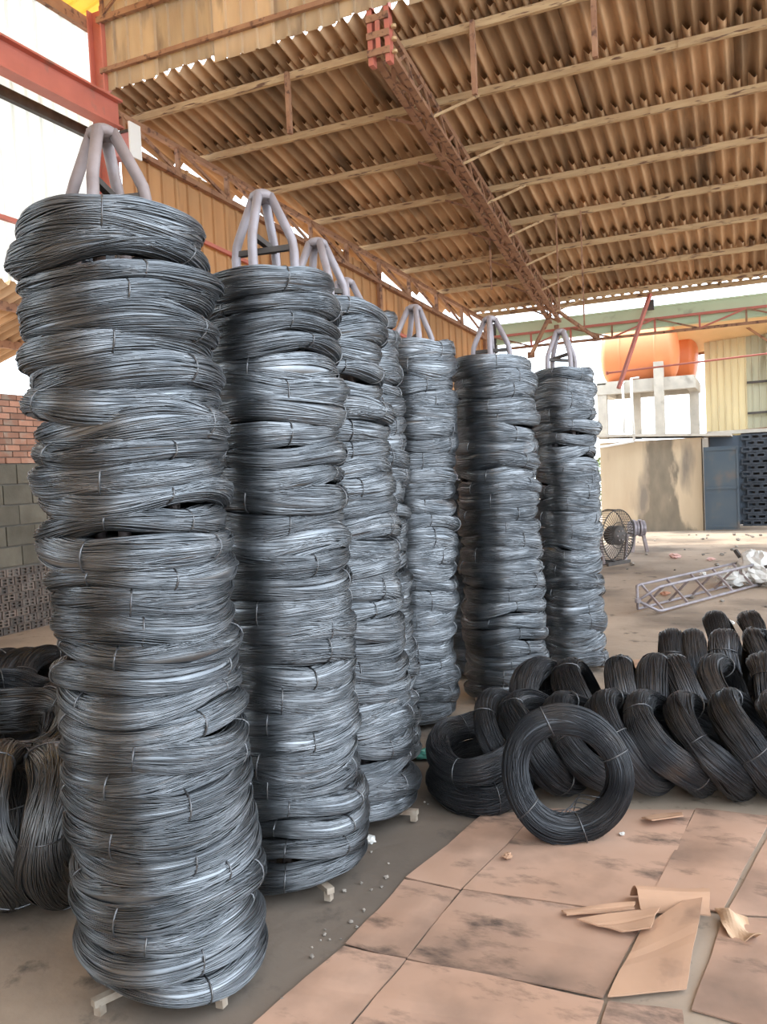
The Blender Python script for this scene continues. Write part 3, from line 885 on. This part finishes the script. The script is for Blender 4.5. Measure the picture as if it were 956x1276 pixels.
GR = 'black wire coils leaning in rows on the cardboard'
pile_coil(706, 3.46, (-.06, .20, 1.0), 'black wire coil standing upright facing the viewer before the leaning rows', GR, .97, 1.15, var=VARD[3])
_fc = bpy.data.objects['wire_coil.%03d' % (len([o for o in bpy.data.objects if o.name.startswith('wire_coil')]) - 1)]
for k in range(5):
    a0 = .5 + k * .16; r0_ = .185
    pts = [(r0_ * math.cos(a0 + t_ * .9), r0_ * math.sin(a0 + t_ * .9) , .03 * math.sin(3 * t_ + k)) for t_ in (0, .25, .5, .75, 1)]
    pts = [(x * (1 - (.22 + .05 * k) * math.sin(i_ / 4 * PI)), y * (1 - (.22 + .05 * k) * math.sin(i_ / 4 * PI)), z) for i_, (x, y, z) in enumerate(pts)]
    MB().tube(pts, .0022, 5).build('loose_wire', m_wire_dark, _fc, True)
pile_coil(601, 3.95, (-.10, 1.0, .16), 'black wire coil lying almost flat at the left end of the pile', GR, .93, 1.6)
pile_coil(598, 3.97, (-.22, 1.0, .22), 'black wire coil lying on top of the flat one at the left end', GR, .92, 1.4, dz=.12)
pile_coil(640, 4.06, (.75, .55, .5), 'black wire coil leaning behind the upright facing coil', GR, .92, 1.2)
names1 = ['first', 'second', 'third', 'fourth', 'fifth', 'sixth', 'seventh', 'eighth', 'ninth']
for i, px in enumerate((680, 735, 788, 838, 890, 945, 1002, 1060)):
    pile_coil(px, 4.0 - .035 * i, (.70, .74 + .07 * math.sin(i * 2), .40), f'black wire coil, {names1[i]} from the left in the front leaning row', GR, .95, 1.75)
for i, px in enumerate((676, 728, 785, 822, 860, 908, 962, 1018)):
    pile_coil(px, 4.46 - .02 * i, (.86, .24 + .14 * math.sin(i * 1.7), .34 + .12 * math.cos(i * 2.3)), f'black wire coil, {names1[i]} from the left in the middle leaning row', GR, .94, 1.75)
for i, px in enumerate((842, 872, 903, 948, 985, 1022, 1062)):
    pile_coil(px, 5.0 - .01 * i, (.93, .12 + .12 * math.sin(i * 2.1), .28), f'black wire coil, {names1[i]} from the left in the rear leaning row', GR, .95, 1.6)
for i, (px, fw) in enumerate(((905, 5.6), (948, 5.55), (990, 5.55))):
    pile_coil(px, fw, (.85, .3, .4), f'black wire coil, {names1[i]} from the left at the far back of the pile', GR, .95, 1.6)

GL = 'wire coils heaped at the left behind the nearest stack'
pile_coil(70, 3.15, (.93, .04, -.24), 'grey wire coil standing on edge right beside the nearest stack at left', GL, 1.06, 1.9, dark=False)
pile_coil(6, 3.12, (.93, .08, -.30), 'grey wire coil standing on edge at the left picture border', GL, 1.08, 1.9, dark=False)
pile_coil(-66, 3.10, (.93, .08, -.3), 'grey wire coil standing on edge mostly outside the left picture border', GL, 1.08, 1.9, dark=False)
pile_coil(10, 3.85, (.22, 1.0, .12), 'grey wire coil lying tilted on the heap at the left', GL, 1.10, 1.7, zc=.47, dark=False)
pile_coil(4, 3.95, (-.1, 1.0, .1), 'black wire coil lying flat under the tilted one at the left', GL, 1.12, 2.6, dz=.12)
pile_coil(10, 4.6, (.1, 1.0, .15), 'black wire coil lying flat behind the tilted one at the left', GL, 1.05, 2.0, dz=.26)
pile_coil(12, 4.65, (-.05, 1.0, .1), 'black wire coil lying lowest behind the tilted one at the left', GL, 1.08, 2.6)
for i, px in enumerate((-14, 12, 38, 64)):
    pile_coil(px, 5.35, (.93, .22, .3), f'black wire coil, {names1[i]} from the left in the small upright row by the brick wall', GL, .98, 1.4)

# ------------------------------------------------------------------ cardboard on the floor
def card(pts, z, label, name='cardboard_sheet', m=m_card, lift=None, nn=10, wob=.004, group='flattened cardboard on the floor'):
    P = [at_z(x, y, 0) for (x, y) in pts]
    c = sum(P, Vector()) / 4
    g = MB(); rr = random.Random(len(label) + int(pts[0][0]))
    ph = [rr.uniform(0, 6.28) for _ in range(4)]
    for zz in (0, .005):
        for j in range(nn + 1):
            v = j / nn
            for i in range(nn + 1):
                u = i / nn
                p = P[0].lerp(P[1], u).lerp(P[3].lerp(P[2], u), v) - c
                h = z + wob * (1 + math.sin(u * 5 + ph[0]) * math.sin(v * 4 + ph[1]))
                if abs(v - .5) < .51 / nn: h -= wob * .5
                if lift: h += lift(u, v)
                e = .002 * math.sin(9 * v + ph[2]) * (u in (0, 1)) + .002 * math.sin(8 * u + ph[3]) * (v in (0, 1))
                g.v.append((p.x + e, p.y + e, h + zz))
    W = nn + 1; T = W * W
    for j in range(nn):
        for i in range(nn):
            a = j * W + i
            g.f.append((a, a + 1, a + W + 1, a + W)); g.f.append((T + a, T + a + W, T + a + W + 1, T + a + 1))
    for i in range(nn):
        g.f += [(i, T + i, T + i + 1, i + 1), (nn*W + i, nn*W + i + 1, T + nn*W + i + 1, T + nn*W + i),
                (i*W, (i+1)*W, T + (i+1)*W, T + i*W), (i*W + nn, T + i*W + nn, T + (i+1)*W + nn, (i+1)*W + nn)]
    o = g.build(name, m)
    o.location = (c.x, c.y, 0.001)
    return tag(o, label, 'cardboard', group)
card([(602,1017),(672,1012),(575,1111),(506,1096)], .000, 'small cardboard sheet at the top left corner by the lying coil')
card([(674,1010),(866,1012),(806,1143),(578,1111)], .001, 'stained cardboard sheet under the upright facing coil')
card([(505,1098),(573,1113),(506,1197),(430,1180)], .000, 'cardboard sheet with a worn dark patch on the left edge')
card([(576,1113),(804,1146),(752,1248),(507,1198)], .002, 'large oil stained cardboard sheet in the middle')
card([(428,1182),(505,1199),(425,1292),(300,1292)], .000, 'cardboard sheet at the bottom left near the second stack')
card([(507,1200),(752,1250),(728,1340),(400,1330)], .002, 'wide cardboard sheet along the bottom edge')
card([(868,1010),(962,1020),(899,1140),(812,1118)], .002, 'cardboard sheet in front of the leaning coil row')
card([(966,1030),(1150,1040),(1130,1150),(905,1142)], .001, 'cardboard sheet at the right border under the coils')
card([(903,1146),(1130,1152),(1100,1330),(862,1262)], .001, 'cardboard sheet at the lower right border')
card([(757,1252),(850,1262),(868,1345),(735,1345)], .001, 'cardboard sheet at the bottom right of centre')
card([(800,1166),(879,1128),(856,1240),(757,1250)], .012, 'brownish loose cardboard flap lying askew over the gap', m=m_card_clean, lift=lambda u, v: .05 * (1 - v) * u)
card([(786,1122),(884,1122),(886,1148),(800,1142)], .012, 'curled up cardboard fold beside the loose flap', m=m_card_clean, lift=lambda u, v: .055 * math.sin(v * PI))
card([(718,1156),(822,1148),(812,1174),(776,1172)], .022, 'torn cardboard scrap lying on the loose flap', 'cardboard_scrap', m_card_clean, lift=lambda u, v: .02 * u)
card([(892,1141),(932,1152),(950,1184),(906,1172)], .02, 'crumpled torn cardboard scrap right of the loose flap', 'cardboard_scrap', mat('pale_cardboard', (.62, .43, .29), (.52, .35, .23), rough=.85, scale=9), lift=lambda u, v: .03 * math.sin(5 * u) * math.sin(4 * v))
card([(700,1142),(792,1140),(790,1148),(706,1150)], .018, 'narrow cardboard strip along the sheet seam', 'cardboard_strip', m_card_clean, lift=lambda u, v: .02 * u)
card([(800,1026),(850,1019),(852,1030),(812,1036)], .02, 'pale cardboard scrap peeking from under the front row', 'cardboard_scrap', m_card_clean, lift=lambda u, v: .02 * v)
card([(790,824),(960,818),(980,850),(770,846)], .003, 'brown cardboard sheet behind the leaning rows', m=m_card_clean)

# ------------------------------------------------------------------ drum fan beside the pump house
fp = at_z(766, 703, 0)
fn = thing('drum_fan', 'round black fan with radial wire guard beside the rightmost stack', 'fan', fp, (0, 0, YAW + math.radians(38)))
FR = .40
zc = FR + .05
def ring_pts(r, y, n=40): return [(r * math.cos(2*PI*k/n), y, zc + r * math.sin(2*PI*k/n)) for k in range(n)]
for r in (FR, FR * .5):
    MB().tube(ring_pts(r, -.09), .009 if r == FR else .006, 6, closed=True).build('guard_ring', m_dark, fn, True)
MB().tube(ring_pts(FR, .10), .009, 6, closed=True).build('guard_ring', m_dark, fn, True)
for k in range(52):
    a = 2 * PI * k / 52
    MB().tube([(.1*math.cos(a), -.11, zc + .1*math.sin(a)), (FR*math.cos(a), -.09, zc + FR*math.sin(a)), (FR*math.cos(a), .10, zc + FR*math.sin(a))], .006, 4).build('guard_spoke', m_dark, fn)
h = MB().lathe([(0, -.13), (.14, -.12), (.15, -.08), (.15, .06), (.1, .12), (0, .14)], 20); h.v = [(x, z, y + zc) for (x, y, z) in h.v]
hub = h.build('hub', m_dark, fn, True)
for k in range(6):
    a = 2 * PI * k / 6
    MB().tube([(.08*math.cos(a), -.128, zc + .08*math.sin(a)), (.08*math.cos(a), -.14, zc + .08*math.sin(a))], .012, 6).build('bolt', m_pipe, hub)
MB().box((-.28, -.1, 0), (.28, -.06, .05)).build('base_bar', m_dark, fn)
MB().box((-.28, .06, 0), (.28, .1, .05)).build('base_bar', m_dark, fn)
for sx in (-.27, .27):
    MB().bar((sx, 0, .03), (sx * 1.3, 0, zc), .03, .05).build('fork', m_pipe, fn)
mo = thing('fan_motor', 'ribbed steel drum leaning behind the round fan', 'motor', at_z(793, 690, 0) + Vector((0, .25, 0)), (0, 0, YAW))
for i in range(5):
    r = .13 + .02 * (i % 2)
    g = MB().lathe([(0, -.02), (r, -.02), (r, .02), (0, .02)], 18, 'x')
    g.v = [(x + (-.12 + i * .055), y, z + .42) for (x, y, z) in g.v]
    g.build('rib', m_pipe_grey, mo)
MB().bar((-.1, 0, 0), (-.05, 0, .4), .07, .05).build('leg', m_pipe, mo)
MB().bar((.16, 0, 0), (.08, 0, .4), .07, .05).build('leg', m_pipe, mo)

# ------------------------------------------------------------------ empty stand lying on the floor at right
A = at_z(797, 768, .0); B = at_z(990, 716, .0)
dirv = (B - A).normalized()
ls = thing('lying_wire_stand', 'empty steel wire stand lying on its side on the floor at right', 'stand', A + Vector((0, 0, .165)))
side = Vector((-dirv.y, dirv.x, 0))
LL = 2.35
def lp(s_, a, b_): return dirv * s_ + side * a + Vector((0, 0, b_))
hw = .125
for (a, b_) in ((hw, hw), (hw, -hw), (-hw, hw), (-hw, -hw)):
    MB().tube([lp(0, a*.12, b_*.12), lp(.16, a*.95, b_*.95), lp(.22, a, b_), lp(LL, a, b_)], .015, 8).build('pole', m_pipe_grey, ls, True)
for s_ in (.25, .75, 1.25, 1.75, 2.25):
    MB().bar(lp(s_, hw, hw), lp(s_, -hw, -hw), .022, .022).build('rung', m_pipe, ls)
    MB().bar(lp(s_ + .03, hw, -hw), lp(s_ + .03, -hw, hw), .022, .022).build('rung', m_pipe, ls)
MB().tube([lp(-.02, 0, -.02), lp(-.02, 0, .02)], .03, 8).build('apex_weld', m_pipe_grey, ls)
MB().bar(lp(LL, .3, -.1), lp(LL, -.3, .12), .04, .04).build('base_bar', m_dark, ls)
MB().bar(lp(LL + .03, .15, .28), lp(LL + .03, -.15, -.14), .04, .04).build('base_bar', m_dark, ls)

# ------------------------------------------------------------------ litter
def lump(name, m, r, seed, flat=.6, n=10, jag=.35):
    rg = random.Random(seed); g = MB()
    rows = 12 if name.startswith('sack') else 6
    for j in range(rows + 1):
        ph = PI * j / rows
        for i in range(n):
            a = 2 * PI * i / n
            k = r * (1 + rg.uniform(-jag, jag)) if 0 < j < rows else r
            g.v.append((k * math.sin(ph) * math.cos(a), k * math.sin(ph) * math.sin(a), r * flat + k * math.cos(ph) * flat))
    for j in range(rows):
        for i in range(n):
            l = (i + 1) % n
            g.f.append((j*n + i, (j+1)*n + i, (j+1)*n + l, j*n + l))
    zmin = min(v[2] for v in g.v)
    g.v = [(x, y, z - zmin) for (x, y, z) in g.v]
    return g.mesh(name, m, False)
sk = thing('plastic_sack', 'crumpled white plastic sack behind the lying stand at right', 'sack', at_z(945, 735, 0) + Vector((0, .3, 0)))
obj('sack_body', lump('sack_body', m_plastic, .24, 3, .85, 22, .17), sk)
obj('sack_fold', lump('sack_fold', m_plastic, .17, 5, .6, 14, .3), sk, (-.30, -.12, 0))
obj('sack_fold', lump('sack_fold', m_plastic, .15, 6, .5, 14, .3), sk, (.25, -.10, 0))
for nm, mm, px, py, r, lab, cat in (
    ('plastic_bag', m_pinkbag, 841, 696, .085, 'crumpled pink plastic bag on the floor before the pump house', 'bag'),
    ('plastic_bag', m_pinkbag, 886, 699, .06, 'small pale pink plastic bag right of the bigger pink one', 'bag'),
    ('paper_scrap', m_plastic, 876, 717, .05, 'small white paper scrap left of the lying stand', 'litter'),
    ('paper_scrap', m_plastic, 909, 779, .05, 'pale scrap on the bare floor before the lying stand', 'litter'),
    ('brick_piece', m_brick, 829, 742, .05, 'broken orange brick piece inside the lying stand', 'brick'),
    ('plastic_scrap', m_plastic, 62, 880, .06, 'white plastic scrap stuck among the coils at left', 'litter'),
    ('plastic_scrap', m_teal, 531, 946, .06, 'teal plastic scrap on the floor beside the third stack', 'litter'),
    ('plastic_cup', m_plastic, 461, 1050, .03, 'crushed clear plastic cup at the foot of the second stack', 'litter'),
    ('cardboard_crumb', m_card_clean, 633, 1074, .02, 'torn cardboard crumb in front of the upright facing coil', 'litter'),
    ('paper_scrap', m_plastic, 776, 1045, .012, 'tiny white paper crumb right of the upright facing coil', 'litter')):
    p = at_z(px, py, 0)
    if px == 62: p.z = .0
    o = obj(nm, lump(nm, mm, r, int(px), .45, 9), None, p + Vector((0, 0, .016 if 600 < px < 800 and py > 1000 else 0)))
    tag(o, lab, cat)
stones = [lump('stone', m_stone, 1.0, 40 + i, .6, 7, .3) for i in range(4)]
rs = random.Random(9)
spots = []
for i in range(34):
    spots.append((rs.uniform(765, 956), 667 + rs.random() ** 1.6 * 90, rs.uniform(.015, .045)))
for i in range(22):
    y = rs.uniform(1060, 1260)
    spots.append((rs.uniform(345 + (1260 - y) * .55, 385 + (1260 - y) * .6), y, rs.uniform(.004, .010)))
for i in range(10):
    spots.append((rs.uniform(520, 545), rs.uniform(930, 1010), rs.uniform(.005, .010)))
for i, (px, py, r) in enumerate(spots):
    far = py < 800
    o = obj('stone', stones[i % 4], None, at_z(px, py, 0), (0, 0, rs.uniform(0, 6)), (r, r, r))
    tag(o, 'bit of grey rubble strewn on the floor before the pump house' if far else 'tiny grit crumb on the floor between stacks and cardboard', 'rubble',
        'rubble before the pump house' if far else 'grit between stacks and cardboard')
